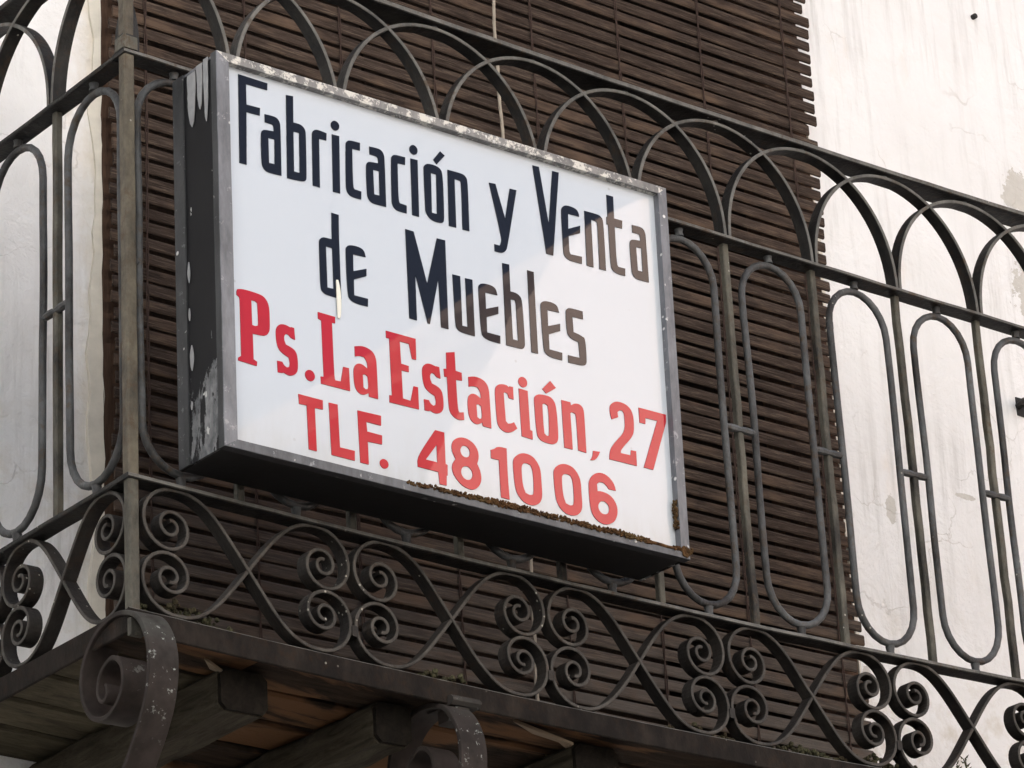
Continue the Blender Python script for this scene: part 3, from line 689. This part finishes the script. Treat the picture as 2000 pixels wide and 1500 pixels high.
# ================================================================ SIGN
# letter outlines on the sign face, in tenths of a millimetre (X, Z pairs)
GLYPHS = [
('k', [[979,6176,1370,6173,1364,6085,1079,6080,1079,5824,1260,5832,1254,5735,1076,5730,1061,5074,967,5072]]),
('k', [[1320,5773,1444,5781,1496,5766,1525,5719,1530,5648,1524,5063,1353,5056,1302,5072,1269,5115,1261,5176,1260,5493,1274,5552,1309,5578,1438,5590,1437,5646,1424,5669,1398,5675,1321,5672],[1361,5489,1444,5493,1437,5182,1362,5180]]),
('k', [[1619,6099,1715,6111,1707,5778,1791,5782,1839,5764,1867,5727,1874,5672,1866,5135,1853,5091,1809,5068,1601,5055],[1705,5665,1783,5668,1772,5165,1696,5165]]),
('k', [[1957,5663,1960,5728,1991,5766,2044,5781,2161,5769,2154,5675,2054,5671,2043,5058,1947,5058]]),
('k', [[2234,5778,2335,5782,2319,5057,2222,5055],[2342,5902,2338,5883,2329,5865,2315,5851,2299,5841,2281,5838,2263,5840,2247,5848,2234,5862,2227,5879,2225,5898,2228,5917,2237,5935,2251,5949,2267,5959,2286,5962,2304,5960,2320,5952,2332,5938,2340,5921]]),
('k', [[2420,5703,2434,5743,2476,5771,2624,5776,2618,5677,2511,5672,2501,5194,2521,5164,2615,5160,2610,5059,2481,5057,2438,5078,2410,5121,2403,5184]]),
('k', [[2753,5768,2877,5776,2929,5762,2958,5714,2963,5643,2957,5058,2786,5051,2735,5067,2703,5111,2694,5171,2694,5488,2707,5547,2742,5573,2871,5585,2870,5641,2857,5664,2831,5670,2754,5667],[2794,5484,2877,5488,2870,5177,2795,5175]]),
('k', [[3055,5695,3069,5735,3111,5763,3259,5768,3253,5669,3146,5664,3135,5186,3155,5156,3249,5152,3245,5051,3115,5049,3072,5070,3044,5113,3038,5176]]),
('k', [[3335,5776,3436,5780,3420,5055,3324,5054],[3443,5900,3439,5881,3430,5863,3417,5849,3400,5840,3382,5836,3364,5838,3348,5847,3336,5860,3328,5877,3326,5896,3330,5916,3339,5933,3352,5948,3369,5957,3387,5961,3405,5958,3421,5950,3433,5937,3441,5920]]),
('k', [[3518,5679,3520,5729,3569,5775,3670,5783,3752,5767,3795,5705,3783,5121,3768,5076,3730,5054,3630,5053,3562,5079,3521,5142,3514,5205],[3621,5666,3697,5667,3681,5159,3608,5156],[3770,5987,3836,5947,3712,5802,3665,5850]]),
('k', [[5902,5783,6109,5790,6166,5768,6191,5707,6178,5068,6079,5065,6094,5656,6081,5688,5999,5691,5987,5064,5884,5061]]),
('k', [[3866,5775,4073,5782,4130,5760,4155,5698,4141,5059,4043,5056,4058,5648,4045,5680,3962,5682,3951,5055,3847,5052]]),
('k', [[4470,5771,4565,5780,4684,5356,4778,5776,4877,5781,4692,4996,4659,4934,4601,4896,4498,4898,4500,4988,4579,4988,4600,5030,4614,5099]]),
('k', [[5145,6180,5242,6186,5339,5460,5445,6186,5543,6192,5377,5063,5275,5062]]),
('k', [[5540,5672,5553,5734,5599,5776,5677,5787,5774,5775,5810,5734,5816,5682,5646,5679,5634,5478,5822,5566,5814,5466,5633,5381,5626,5173,5648,5148,5817,5158,5810,5064,5641,5058,5565,5081,5538,5128,5536,5203]]),
('k', [[6268,6093,6372,6094,6363,5803,6491,5805,6478,5697,6364,5693,6352,5200,6377,5168,6482,5171,6474,5071,6345,5068,6279,5098,6255,5167,6263,5692,6239,5694,6244,5793,6263,5794]]),
('k', [[6639,5788,6763,5797,6814,5782,6844,5734,6848,5664,6843,5079,6672,5072,6621,5088,6588,5131,6580,5192,6579,5509,6593,5568,6628,5594,6757,5606,6755,5662,6742,5685,6717,5691,6639,5688],[6680,5505,6762,5509,6756,5197,6681,5196]]),
('k', [[2189,4785,2287,4782,2279,4470,2281,3748,2080,3751,2028,3773,2001,3822,2003,4364,2011,4410,2040,4439,2079,4454,2181,4453],[2096,4348,2181,4344,2181,3847,2097,3846]]),
('k', [[2363,4368,2375,4415,2420,4446,2509,4456,2587,4447,2625,4417,2640,4350,2465,4342,2461,4135,2644,4209,2639,4116,2463,4032,2459,3840,2649,3841,2642,3744,2478,3743,2401,3768,2369,3826]]),
('k', [[3215,4849,3331,4847,3490,4233,3661,4847,3779,4850,3764,3737,3661,3736,3653,4336,3502,3739,3472,3741,3326,4318,3320,3740,3216,3741]]),
('k', [[3861,4444,3971,4447,3969,4150,3965,3828,4041,3830,4042,4441,4146,4446,4140,3738,3944,3739,3890,3766,3865,3822]]),
('k', [[4225,4356,4236,4404,4282,4435,4371,4445,4449,4436,4487,4405,4502,4338,4326,4331,4322,4124,4505,4198,4501,4104,4325,4021,4320,3829,4510,3830,4504,3732,4339,3732,4263,3757,4231,3814]]),
('k', [[4601,4772,4702,4777,4697,4436,4786,4436,4847,4400,4865,4332,4870,3827,4861,3771,4827,3741,4790,3737,4592,3735],[4695,4336,4753,4339,4769,4309,4769,3830,4694,3831]]),
('k', [[4968,4773,5063,4772,5055,3735,4958,3731]]),
('k', [[5133,4356,5145,4403,5190,4434,5279,4445,5357,4436,5396,4405,5410,4338,5235,4331,5231,4124,5414,4198,5410,4104,5233,4021,5229,3829,5419,3830,5412,3732,5248,3732,5171,3757,5139,3814]]),
('k', [[5508,4365,5523,4411,5573,4442,5771,4440,5770,4338,5608,4334,5612,4138,5699,4127,5768,4101,5785,4051,5783,3822,5774,3770,5733,3736,5504,3728,5504,3821,5681,3826,5675,4025,5585,4040,5529,4073,5508,4122]]),
('r', [[884,3503,898,3531,973,3551,1197,3542,1262,3511,1302,3444,1311,3352,1309,3165,1296,3111,1253,3062,1182,3052,1082,3050,1085,2749,1131,2730,1125,2679,885,2691,888,2725,928,2755,926,3335,924,3433,910,3450,885,3461],[1075,3444,1129,3446,1154,3425,1161,3197,1153,3161,1115,3144,1078,3152]]),
('r', [[1578,3241,1588,3248,1630,3245,1639,3107,1583,3115,1556,3146,1523,3151,1494,3123,1492,3072,1514,3022,1584,3004,1635,2978,1664,2917,1666,2773,1644,2709,1582,2667,1525,2665,1474,2683,1460,2674,1399,2670,1394,2804,1460,2806,1482,2769,1519,2752,1552,2768,1563,2817,1547,2877,1477,2903,1422,2941,1396,2998,1383,3131,1398,3203,1441,3247,1508,3259]]),
('r', [[1886,2726,1882,2705,1872,2687,1858,2672,1839,2663,1819,2660,1800,2664,1782,2673,1768,2688,1760,2707,1757,2728,1761,2748,1771,2767,1786,2781,1804,2790,1824,2793,1844,2790,1862,2780,1875,2765,1884,2747]]),
('r', [[1956,3516,2187,3511,2184,3433,2141,3431,2146,2781,2159,2746,2236,2750,2272,2933,2349,2934,2354,2663,1969,2665,1965,2748,2006,2753,1999,3423,1956,3438]]),
('r', [[2439,3217,2525,3243,2613,3239,2689,3205,2725,3135,2730,3024,2732,2651,2610,2654,2607,2696,2548,2659,2489,2657,2433,2700,2413,2781,2409,2925,2432,2990,2477,3022,2535,3024,2606,2983,2603,3064,2563,3115,2505,3119,2439,3095],[2534,2898,2569,2910,2602,2892,2609,2774,2595,2740,2565,2731,2537,2749]]),
('r', [[2878,3510,3289,3506,3283,3249,3228,3247,3193,3422,3064,3423,3070,3154,3174,3148,3173,3074,3071,3072,3074,2736,3182,2730,3231,2918,3291,2918,3291,2652,2888,2649,2890,2734,2926,2737,2921,3424,2878,3423]]),
('r', [[3552,3230,3562,3236,3604,3233,3614,3095,3557,3103,3530,3135,3497,3140,3468,3112,3466,3060,3488,3010,3558,2993,3609,2966,3638,2905,3640,2762,3619,2698,3556,2656,3500,2654,3449,2672,3434,2662,3373,2659,3368,2792,3434,2795,3456,2758,3493,2741,3527,2757,3538,2806,3521,2865,3451,2892,3396,2929,3370,2987,3357,3120,3372,3191,3416,3235,3482,3247]]),
('r', [[3713,3438,3833,3471,3835,3242,3920,3236,3920,3139,3833,3132,3838,2780,3856,2740,3919,2754,3922,2664,3850,2644,3781,2663,3728,2712,3712,2787,3708,3139,3672,3135,3668,3230,3708,3235]]),
('r', [[4013,3209,4099,3234,4187,3231,4263,3197,4299,3127,4304,3016,4306,2643,4185,2646,4182,2688,4122,2651,4064,2649,4008,2692,3987,2772,3984,2917,4006,2982,4051,3014,4109,3016,4180,2975,4177,3056,4137,3107,4079,3111,4013,3087],[4108,2890,4143,2902,4176,2884,4183,2765,4169,2732,4140,2723,4111,2741]]),
('r', [[4601,3225,4653,3228,4653,3073,4586,3076,4568,3125,4533,3135,4511,3121,4520,2780,4549,2755,4596,2766,4639,2792,4681,2722,4615,2669,4552,2642,4480,2644,4411,2686,4391,2769,4386,3093,4396,3166,4435,3210,4498,3231,4565,3230,4590,3209]]),
('r', [[4738,3230,4866,3227,4869,2746,4901,2739,4900,2635,4742,2642],[4866,3322,4862,3302,4851,3284,4836,3269,4817,3260,4797,3257,4778,3260,4760,3270,4747,3284,4739,3302,4737,3322,4742,3342,4752,3361,4767,3375,4786,3384,4806,3387,4826,3384,4843,3375,4857,3360,4865,3342]]),
('r', [[4955,3158,4979,3199,5039,3228,5176,3234,5236,3203,5269,3148,5281,3026,5282,2760,5266,2685,5221,2648,5163,2635,5048,2639,4988,2670,4961,2735,4955,3078],[5072,3104,5104,3125,5151,3108,5160,3017,5150,2766,5139,2733,5112,2725,5077,2746,5069,2846],[5209,3429,5290,3358,5140,3255,5086,3303]]),
('r', [[5360,3226,5492,3226,5500,3190,5556,3227,5631,3232,5681,3194,5691,3116,5685,2637,5566,2643,5569,3053,5556,3095,5509,3107,5481,3087,5484,2636,5362,2635]]),
('r', [[5789,2686,5892,2695,5857,2627,5804,2570,5734,2559,5775,2610]]),
('r', [[6109,3147,6087,3205,6083,3285,6103,3335,6156,3378,6222,3398,6330,3390,6403,3347,6436,3282,6443,3184,6432,3055,6393,2983,6333,2916,6262,2842,6207,2773,6208,2746,6357,2749,6368,2816,6446,2819,6441,2634,6028,2632,6042,2729,6075,2798,6170,2908,6253,2989,6298,3071,6305,3163,6303,3262,6279,3292,6235,3292,6200,3257,6202,3221,6207,3195]]),
('r', [[6535,3390,6951,3390,6948,3293,6927,3243,6690,2636,6548,2638,6809,3281,6627,3278,6620,3199,6534,3199]]),
('r', [[1659,2474,1980,2469,1979,2360,1871,2357,1879,1853,1775,1853,1766,2363,1667,2360]]),
('r', [[2061,2462,2178,2463,2188,1964,2386,1964,2381,1848,2075,1852]]),
('r', [[2444,2454,2761,2459,2757,2341,2557,2343,2563,2230,2764,2226,2759,2118,2566,2112,2568,1843,2457,1843]]),
('r', [[2836,1894,2832,1876,2823,1861,2809,1849,2793,1841,2775,1839,2757,1842,2741,1851,2729,1864,2722,1879,2720,1897,2723,1914,2732,1930,2746,1942,2762,1949,2780,1952,2798,1948,2814,1940,2826,1927,2834,1911]]),
('r', [[3504,2450,3629,2447,3627,2073,3654,2062,3647,1936,3634,1938,3627,1813,3533,1811,3521,1953,3240,1958,3237,2076],[3516,2277,3514,2065,3354,2067]]),
('r', [[3854,2443,3954,2443,4043,2402,4094,2335,4103,2242,4073,2166,4114,2089,4126,1988,4092,1904,4018,1842,3937,1834,3839,1861,3754,1937,3718,2006,3717,2083,3772,2163,3731,2232,3721,2316,3760,2393],[3980,2278,3976,2256,3965,2237,3949,2222,3929,2212,3908,2209,3887,2213,3869,2223,3855,2239,3846,2259,3844,2280,3849,2302,3859,2321,3875,2336,3895,2346,3916,2349,3937,2345,3956,2335,3970,2319,3978,2299],[4003,2021,3997,1996,3984,1973,3965,1956,3941,1945,3916,1941,3891,1946,3869,1958,3852,1977,3841,2000,3839,2025,3844,2050,3857,2072,3877,2090,3900,2101,3926,2105,3951,2100,3973,2088,3990,2069,4001,2046]]),
('r', [[4279,2378,4326,2397,4380,2441,4508,2444,4502,2126,4511,1826,4396,1828,4389,1879,4390,2276,4280,2277]]),
('r', [[4589,2274,4604,2347,4676,2414,4770,2443,4873,2430,4941,2374,4987,2288,4989,2140,4989,1957,4958,1881,4882,1827,4768,1817,4688,1853,4622,1926,4598,2033],[4706,2255,4730,2304,4783,2324,4844,2310,4875,2247,4874,2003,4855,1956,4807,1938,4747,1956,4711,2039]]),
('r', [[5172,2266,5187,2339,5258,2406,5353,2435,5455,2421,5524,2366,5570,2279,5571,2131,5572,1949,5540,1873,5464,1819,5350,1809,5271,1845,5204,1917,5181,2025],[5288,2247,5312,2295,5365,2315,5426,2302,5458,2239,5456,1995,5437,1947,5390,1929,5329,1947,5294,2031]]),
('r', [[5985,2252,6092,2252,6076,2324,6028,2385,5946,2430,5850,2432,5761,2387,5702,2309,5686,2244,5688,1998,5711,1898,5769,1831,5851,1799,5937,1804,6037,1857,6093,1956,6097,2063,6050,2142,5979,2189,5874,2203,5815,2193,5811,2278,5846,2312,5905,2320,5956,2290],[5974,2002,5968,1977,5955,1955,5935,1938,5911,1927,5885,1924,5860,1928,5838,1940,5821,1958,5811,1981,5809,2006,5815,2031,5829,2053,5848,2070,5872,2081,5898,2085,5923,2080,5946,2068,5963,2050,5972,2027]]),
]
sign = empty('sign_box', (.39, -.044, .15), label='white light box sign with black and red lettering hung on the railing', cat='sign')
def chs(o, inv=True): o.matrix_parent_inverse = Matrix.Translation(-Vector(sign.location)); return o
YF, YB = -.088, -.0012
C4 = {'bl': (.0634, .1627), 'br': (.7090, .1569), 'tr': (.7165, .6386), 'tl': (.0634, .6342)}
def bil(u, v):
    a, b_, c_, d_ = C4['bl'], C4['br'], C4['tr'], C4['tl']
    return tuple(a[i]*(1-u)*(1-v)+b_[i]*u*(1-v)+c_[i]*u*v+d_[i]*(1-u)*v for i in (0, 1))
def inset(m):  # corner loop moved inwards by m=(left,right,bottom,top)
    l, r, bt, tp = m; W_, H_ = .65, .4765
    return [bil(l/W_, bt/H_), bil(1-r/W_, bt/H_), bil(1-r/W_, 1-tp/H_), bil(l/W_, 1-tp/H_)]
def ringbox(m, y0, y1):
    q = inset(m); return [(x, y0, z) for x, z in q]+[(x, y1, z) for x, z in q]
qo = inset((.0015, .0015, .0015, .0015))
# casing: four sheet-metal sides with a rim at the back, behind the front frame
def side_plate(n, i0, i1, mat, name, y0=YF+.0095, y1=YB, nseg=24):
    (xa, za), (xb, zb) = qo[i0], qo[i1]; tx, tz = xb-xa, zb-za; Ln = math.hypot(tx, tz); nx, nz = -tz/Ln, tx/Ln
    vs = []; fs = []; t_ = .003
    for i in range(nseg+1):
        s_ = i/nseg; x = xa+tx*s_; z = za+tz*s_
        d = .0012*noise.noise(Vector((x*9, z*9, n)))
        vs += [(x-nx*d, y0, z-nz*d), (x-nx*d, y1, z-nz*d), (x+nx*t_, y1, z+nz*t_), (x+nx*t_, y0, z+nz*t_)]
    for i in range(nseg):
        p = i*4; q = p+4
        for j in range(4): fs.append((p+j, q+j, q+(j+1) % 4, p+(j+1) % 4))
    fs += [(0, 1, 2, 3), tuple(nseg*4+k for k in (3, 2, 1, 0))]
    return chs(mesh(name, vs, fs, mat, sign))
side_plate(1, 3, 0, M_CASING, 'casing_side')
side_plate(2, 1, 2, M_CASING, 'casing_side')
side_plate(3, 0, 1, M_UNDER, 'casing_bottom')
side_plate(4, 2, 3, M_FRAME, 'casing_top')
vs = [(x, YB-.002, z) for x, z in inset((.003, .003, .003, .003))]
chs(mesh('back_plate', [(x, YB-.004, z) for x, z in inset((.006, .006, .006, .006))]+[(x, YB-.001, z) for x, z in inset((.006, .006, .006, .006))], [(0, 1, 2, 3), (7, 6, 5, 4), (0, 4, 5, 1), (1, 5, 6, 2), (2, 6, 7, 3), (3, 7, 4, 0)], M_UNDER, sign))
# rear flange seen on the left side
(xa, za), (xb, zb) = qo[3], qo[0]
chs(MB().add([(xa-.002, YB-.020, za), (xa-.002, YB, za), (xb-.002, YB, zb), (xb-.002, YB-.020, zb), (xa-.0002, YB-.020, za), (xa-.0002, YB, za), (xb-.0002, YB, zb), (xb-.0002, YB-.020, zb)],
     [(0, 1, 2, 3), (7, 6, 5, 4), (0, 4, 5, 1), (1, 5, 6, 2), (2, 6, 7, 3), (3, 7, 4, 0)]).build('rear_flange', M_DARKEDGE, sign))
# front frame: four L-section strips (front face + return along the side)
fo = inset((0, 0, 0, 0)); fi = inset((.0165, .0135, .0105, .0105))
def frame_strip(i0, i1, mat, name, seg=30):
    vs = []; fs = []
    for i in range(seg+1):
        s_ = i/seg
        o_ = [fo[i0][k]+(fo[i1][k]-fo[i0][k])*s_ for k in (0, 1)]; n_ = [fi[i0][k]+(fi[i1][k]-fi[i0][k])*s_ for k in (0, 1)]
        j = .0005*noise.noise(Vector((o_[0]*40, o_[1]*40, 3)))
        vs += [(o_[0]+j, YF+.0115, o_[1]+j), (o_[0]+j, YF+.001, o_[1]+j), (o_[0]*.96+n_[0]*.04, YF, o_[1]*.96+n_[1]*.04), (n_[0], YF+j, n_[1]), (n_[0], YF+.0095, n_[1])]
    for i in range(seg):
        p = i*5; q = p+5
        for k in range(4): fs.append((p+k, q+k, q+k+1, p+k+1))
    o = chs(mesh(name, vs, fs, mat, sign)); o.data.materials.append(M_DARKEDGE)
    for i in range(0, len(fs), 4): o.data.polygons[i].material_index = 1
    return o
frame_strip(0, 1, M_FRAME_BOT, 'frame_bottom'); frame_strip(1, 2, M_FRAME, 'frame_side'); frame_strip(2, 3, M_FRAME_TOP, 'frame_top'); frame_strip(3, 0, M_FRAME, 'frame_side')
# acrylic face and lettering
YP = -.080
q = inset((.006, .006, .006, .006))
panel = chs(mesh('face_panel', [(x, YP+.001, z) for x, z in q]+[(x, YP+.004, z) for x, z in q], [(0, 1, 2, 3), (7, 6, 5, 4), (0, 4, 5, 1), (1, 5, 6, 2), (2, 6, 7, 3), (3, 7, 4, 0)], M_PANEL, sign))
from mathutils.geometry import tessellate_polygon
for colr, loops in GLYPHS:
    polys = [[(l[i]/10000, l[i+1]/10000) for i in range(0, len(l), 2)] for l in loops]
    def smooth(P):
        for _ in range(2):
            Q = []; n = len(P)
            for i in range(n):
                a, b_, c_ = Vector(P[i-1]), Vector(P[i]), Vector(P[(i+1) % n]); e1, e2 = b_-a, c_-b_
                if e1.length < 1e-6 or e2.length < 1e-6: continue
                if e1.angle(e2) < R_(47): Q += [tuple(b_-e1*.25), tuple(b_+e2*.25)]
                else: Q.append(tuple(b_))
            P = Q
        return P
    polys = [smooth(q_) for q_ in polys]
    def inside(p, poly):
        c = False; n = len(poly)
        for i in range(n):
            (x1, y1), (x2, y2) = poly[i], poly[(i+1) % n]
            if (y1 > p[1]) != (y2 > p[1]) and p[0] < (x2-x1)*(p[1]-y1)/(y2-y1)+x1: c = not c
        return c
    outers = [p for p in polys if not any(inside(p[0], q_) for q_ in polys if q_ is not p)]
    vs = []; fs = []
    for ot in outers:
        holes = [p for p in polys if p is not ot and inside(p[0], ot)]
        lp = [ot]+holes; flat = [v for p in lp for v in p]
        tri = tessellate_polygon([[Vector((x, z, 0)) for x, z in p] for p in lp])
        n0 = len(vs); vs += [(x, YP, z) for x, z in flat]; nf = len(flat)
        vs += [(x, YP+.0009, z) for x, z in flat]
        for t in tri:
            a, b_, c_ = (Vector((*flat[i], 0)) for i in t)
            cr = (b_-a).cross(c_-a).z
            t = t if cr > 0 else t[::-1]
            fs.append(tuple(n0+i for i in t))
        k0 = n0
        for p in lp:
            m = len(p)
            for i in range(m): fs.append((k0+i, k0+i+nf, k0+(i+1) % m+nf, k0+(i+1) % m))
            k0 += m
    o = mesh('letter', vs, fs, M_BLACK if colr == 'k' else M_RED, panel)
    o.matrix_parent_inverse = Matrix.Identity(4)
# screws on the side, drip of white paint on the face
drip = MB()
pp = [(.2226, .3965), (.2236, .386), (.2240, .372), (.2236, .358), (.2230, .350)]
drip.ribbon(catmull([(a, b_) for a, b_ in pp], 5), YP-.0012, YP-.0004, .0052, lambda u, w, d: (u, d, w), taper=lambda t: .25+.9*math.sin(math.pi*min(1, t*.8+.1)))
chs(drip.build('paint_drip', M_DRIP, sign))
for (y, z) in ((-.056, .60), (-.022, .50), (-.03, .25)):
    pass
# flakes of grey paint lifting from the top of the side plate
for (y0_, y1_, zt, zb_, sd1) in ((-.046, -.030, .627, .560, 1), (-.060, -.049, .631, .575, 2), (-.071, -.0625, .633, .555, 3), (-.029, -.0245, .40, .375, 4), (-.028, -.025, .345, .33, 5), (-.033, -.026, .30, .27, 6), (-.029, -.0255, .235, .225, 7)):
    n = 12; vs = []; xs_ = C4['tl'][0]+.0012
    for i in range(n+1):
        t = i/n; z = zt+(zb_-zt)*t; w = (y1_-y0_)/2*(1-t**2.2)**.5 if zt > .5 else (y1_-y0_)/2*math.sin(math.pi*(t*.96+.02))
        c = (y0_+y1_)/2+.0015*noise.noise(Vector((z*40, sd1, 0)))
        vs += [(xs_-.0018, c-w*(1+.3*noise.noise(Vector((z*90, sd1, 3)))), z), (xs_-.0018, c+w*(1+.3*noise.noise(Vector((z*90, sd1, 6)))), z), (xs_-.0008, c-w, z), (xs_-.0008, c+w, z)]
    fs = []
    for i in range(n):
        a = i*4; c_ = a+4
        fs += [(a, a+1, c_+1, c_), (a, c_, c_+2, a+2), (a+1, a+3, c_+3, c_+1)]
    chs(mesh('paint_flake', vs, fs, M_GREYCHIP, sign))

# moss along the bottom lip of the sign
b = MB()
for i in range(2600):
    u = rnd.random()**.8; x = .300+.412*u
    zb_ = C4['bl'][1]+(C4['br'][1]-C4['bl'][1])*((x-.0634)/.6456)
    dens = noise.noise(Vector((x*16, 3.3, 0)))
    if dens < -.28: continue
    hh = (.0030+.0048*max(0, dens+.3))*(1.0 if x > .33 else .6)
    b.blob((x, YF-.0005+rnd.uniform(-.0015, .006), zb_+.0090+rnd.uniform(-.001, hh)), rnd.uniform(.0009, .0021))
for i in range(90):
    z = .20+.035*rnd.random(); x = C4['br'][0]-.014+rnd.uniform(-.002, .0015)*1.0
    b.blob((x, YF+.001+rnd.uniform(0, .006), z-.006), rnd.uniform(.001, .0020))
for i in range(60):
    b.blob((C4['br'][0]-.006+rnd.uniform(-.006, .004), YF-.001, C4['br'][1]+rnd.uniform(.002, .014)), rnd.uniform(.001, .0018))
for x0_, x1_ in ((.325, .52), (.525, .60), (.612, .706)):
    pts = []
    n = int((x1_-x0_)/.0035)
    for i in range(n+1):
        x = x0_+(x1_-x0_)*i/n; zb_ = C4['bl'][1]+(C4['br'][1]-C4['bl'][1])*((x-.0634)/.6456)
        pts.append((x, YF+.001, zb_+.0100+.0015*noise.noise(Vector((x*60, 2, 2)))))
    b.tube(pts, lambda t: .0024*(math.sin(math.pi*min(.97, max(.03, t)))**.4), 7)
link(b.build('moss', M_MOSS), label='brown moss crusted along the bottom lip of the sign', cat='moss', kind='stuff')
# moss and litter on the floor edge behind the scrolls
b = MB()
for i in range(3600):
    x = rnd.uniform(.02, 1.78); y = .018+abs(rnd.gauss(0, .03))
    dn = noise.noise(Vector((x*6, 1.1, 0)))+(.25 if .75 < x < 1.4 else -.22)
    if dn < -.02: continue
    if y > .38: continue
    b.blob((x, y, rnd.uniform(-.001, .008+.055*max(0, dn))+sagz(x, 0)), rnd.uniform(.0018, .0042))
link(b.build('moss', M_MOSSG), label='dark green moss and litter gathered on the balcony floor edge', cat='moss', kind='stuff')
# dry leaf litter bits
# small weed at the right
weed = empty('weed', (1.285, .05, -.01), label='small spiky weed growing on the balcony edge at lower right', cat='plant')
sw = sagz(1.28, 0)
for k in range(7):
    bx = 1.262+.008*k+rnd.uniform(-.003, .003); h = .034+.020*rnd.random()*(1.4 if k in (2, 4) else 1); lean = rnd.uniform(-.012, .012)
    pts = [(bx+lean*t*t, .05+.004*k*t*.3, sw+h*t) for t in (0, .35, .7, 1)]
    o = MB().tube(pts, .0008, 5).build('stem', M_LEAF, weed, smooth=True); o.matrix_parent_inverse = Matrix.Translation(-Vector(weed.location))
    for j in range(9):
        t = .25+.75*j/8; p = (bx+lean*t*t, .05+.0012*k*t, sw+h*t); a = rnd.uniform(0, 6.28); ln = .0085*(1.15-t*.5)
        dx, dy = math.cos(a)*ln, math.sin(a)*ln
        vs = [p, (p[0]+dx*.5-dy*.2, p[1]+dy*.5+dx*.2, p[2]+.002), (p[0]+dx, p[1]+dy, p[2]+.004), (p[0]+dx*.5+dy*.2, p[1]+dy*.5-dx*.2, p[2]+.002), (p[0]+dx*.5, p[1]+dy*.5, p[2]-.0008)]
        o = mesh('leaf', vs, [(0, 1, 2, 3), (0, 4, 1), (1, 4, 2), (2, 4, 3), (3, 4, 0)], M_LEAF, weed); o.matrix_parent_inverse = Matrix.Translation(-Vector(weed.location))
# metal hook on the wall at the right edge of the view
hk = MB().tube([(1.880, WY+.01, .795), (1.873, WY-.02, .797), (1.866, WY-.040, .793), (1.863, WY-.046, .783)], .0065, 8).box(1.872, 1.892, WY-.006, WY+.006, .780, .810)
link(hk.build('wall_hook', M_IRON), label='small dark iron hook fixed to the white wall at far right', cat='hook')
# nail hole in the plaster
hk = MB().tube([(1.885, WY+.004, 1.478), (1.885, WY-.006, 1.478)], .0045, 8)
link(hk.build('nail', M_IRON), label='dark nail head high on the white wall at upper right', cat='nail')
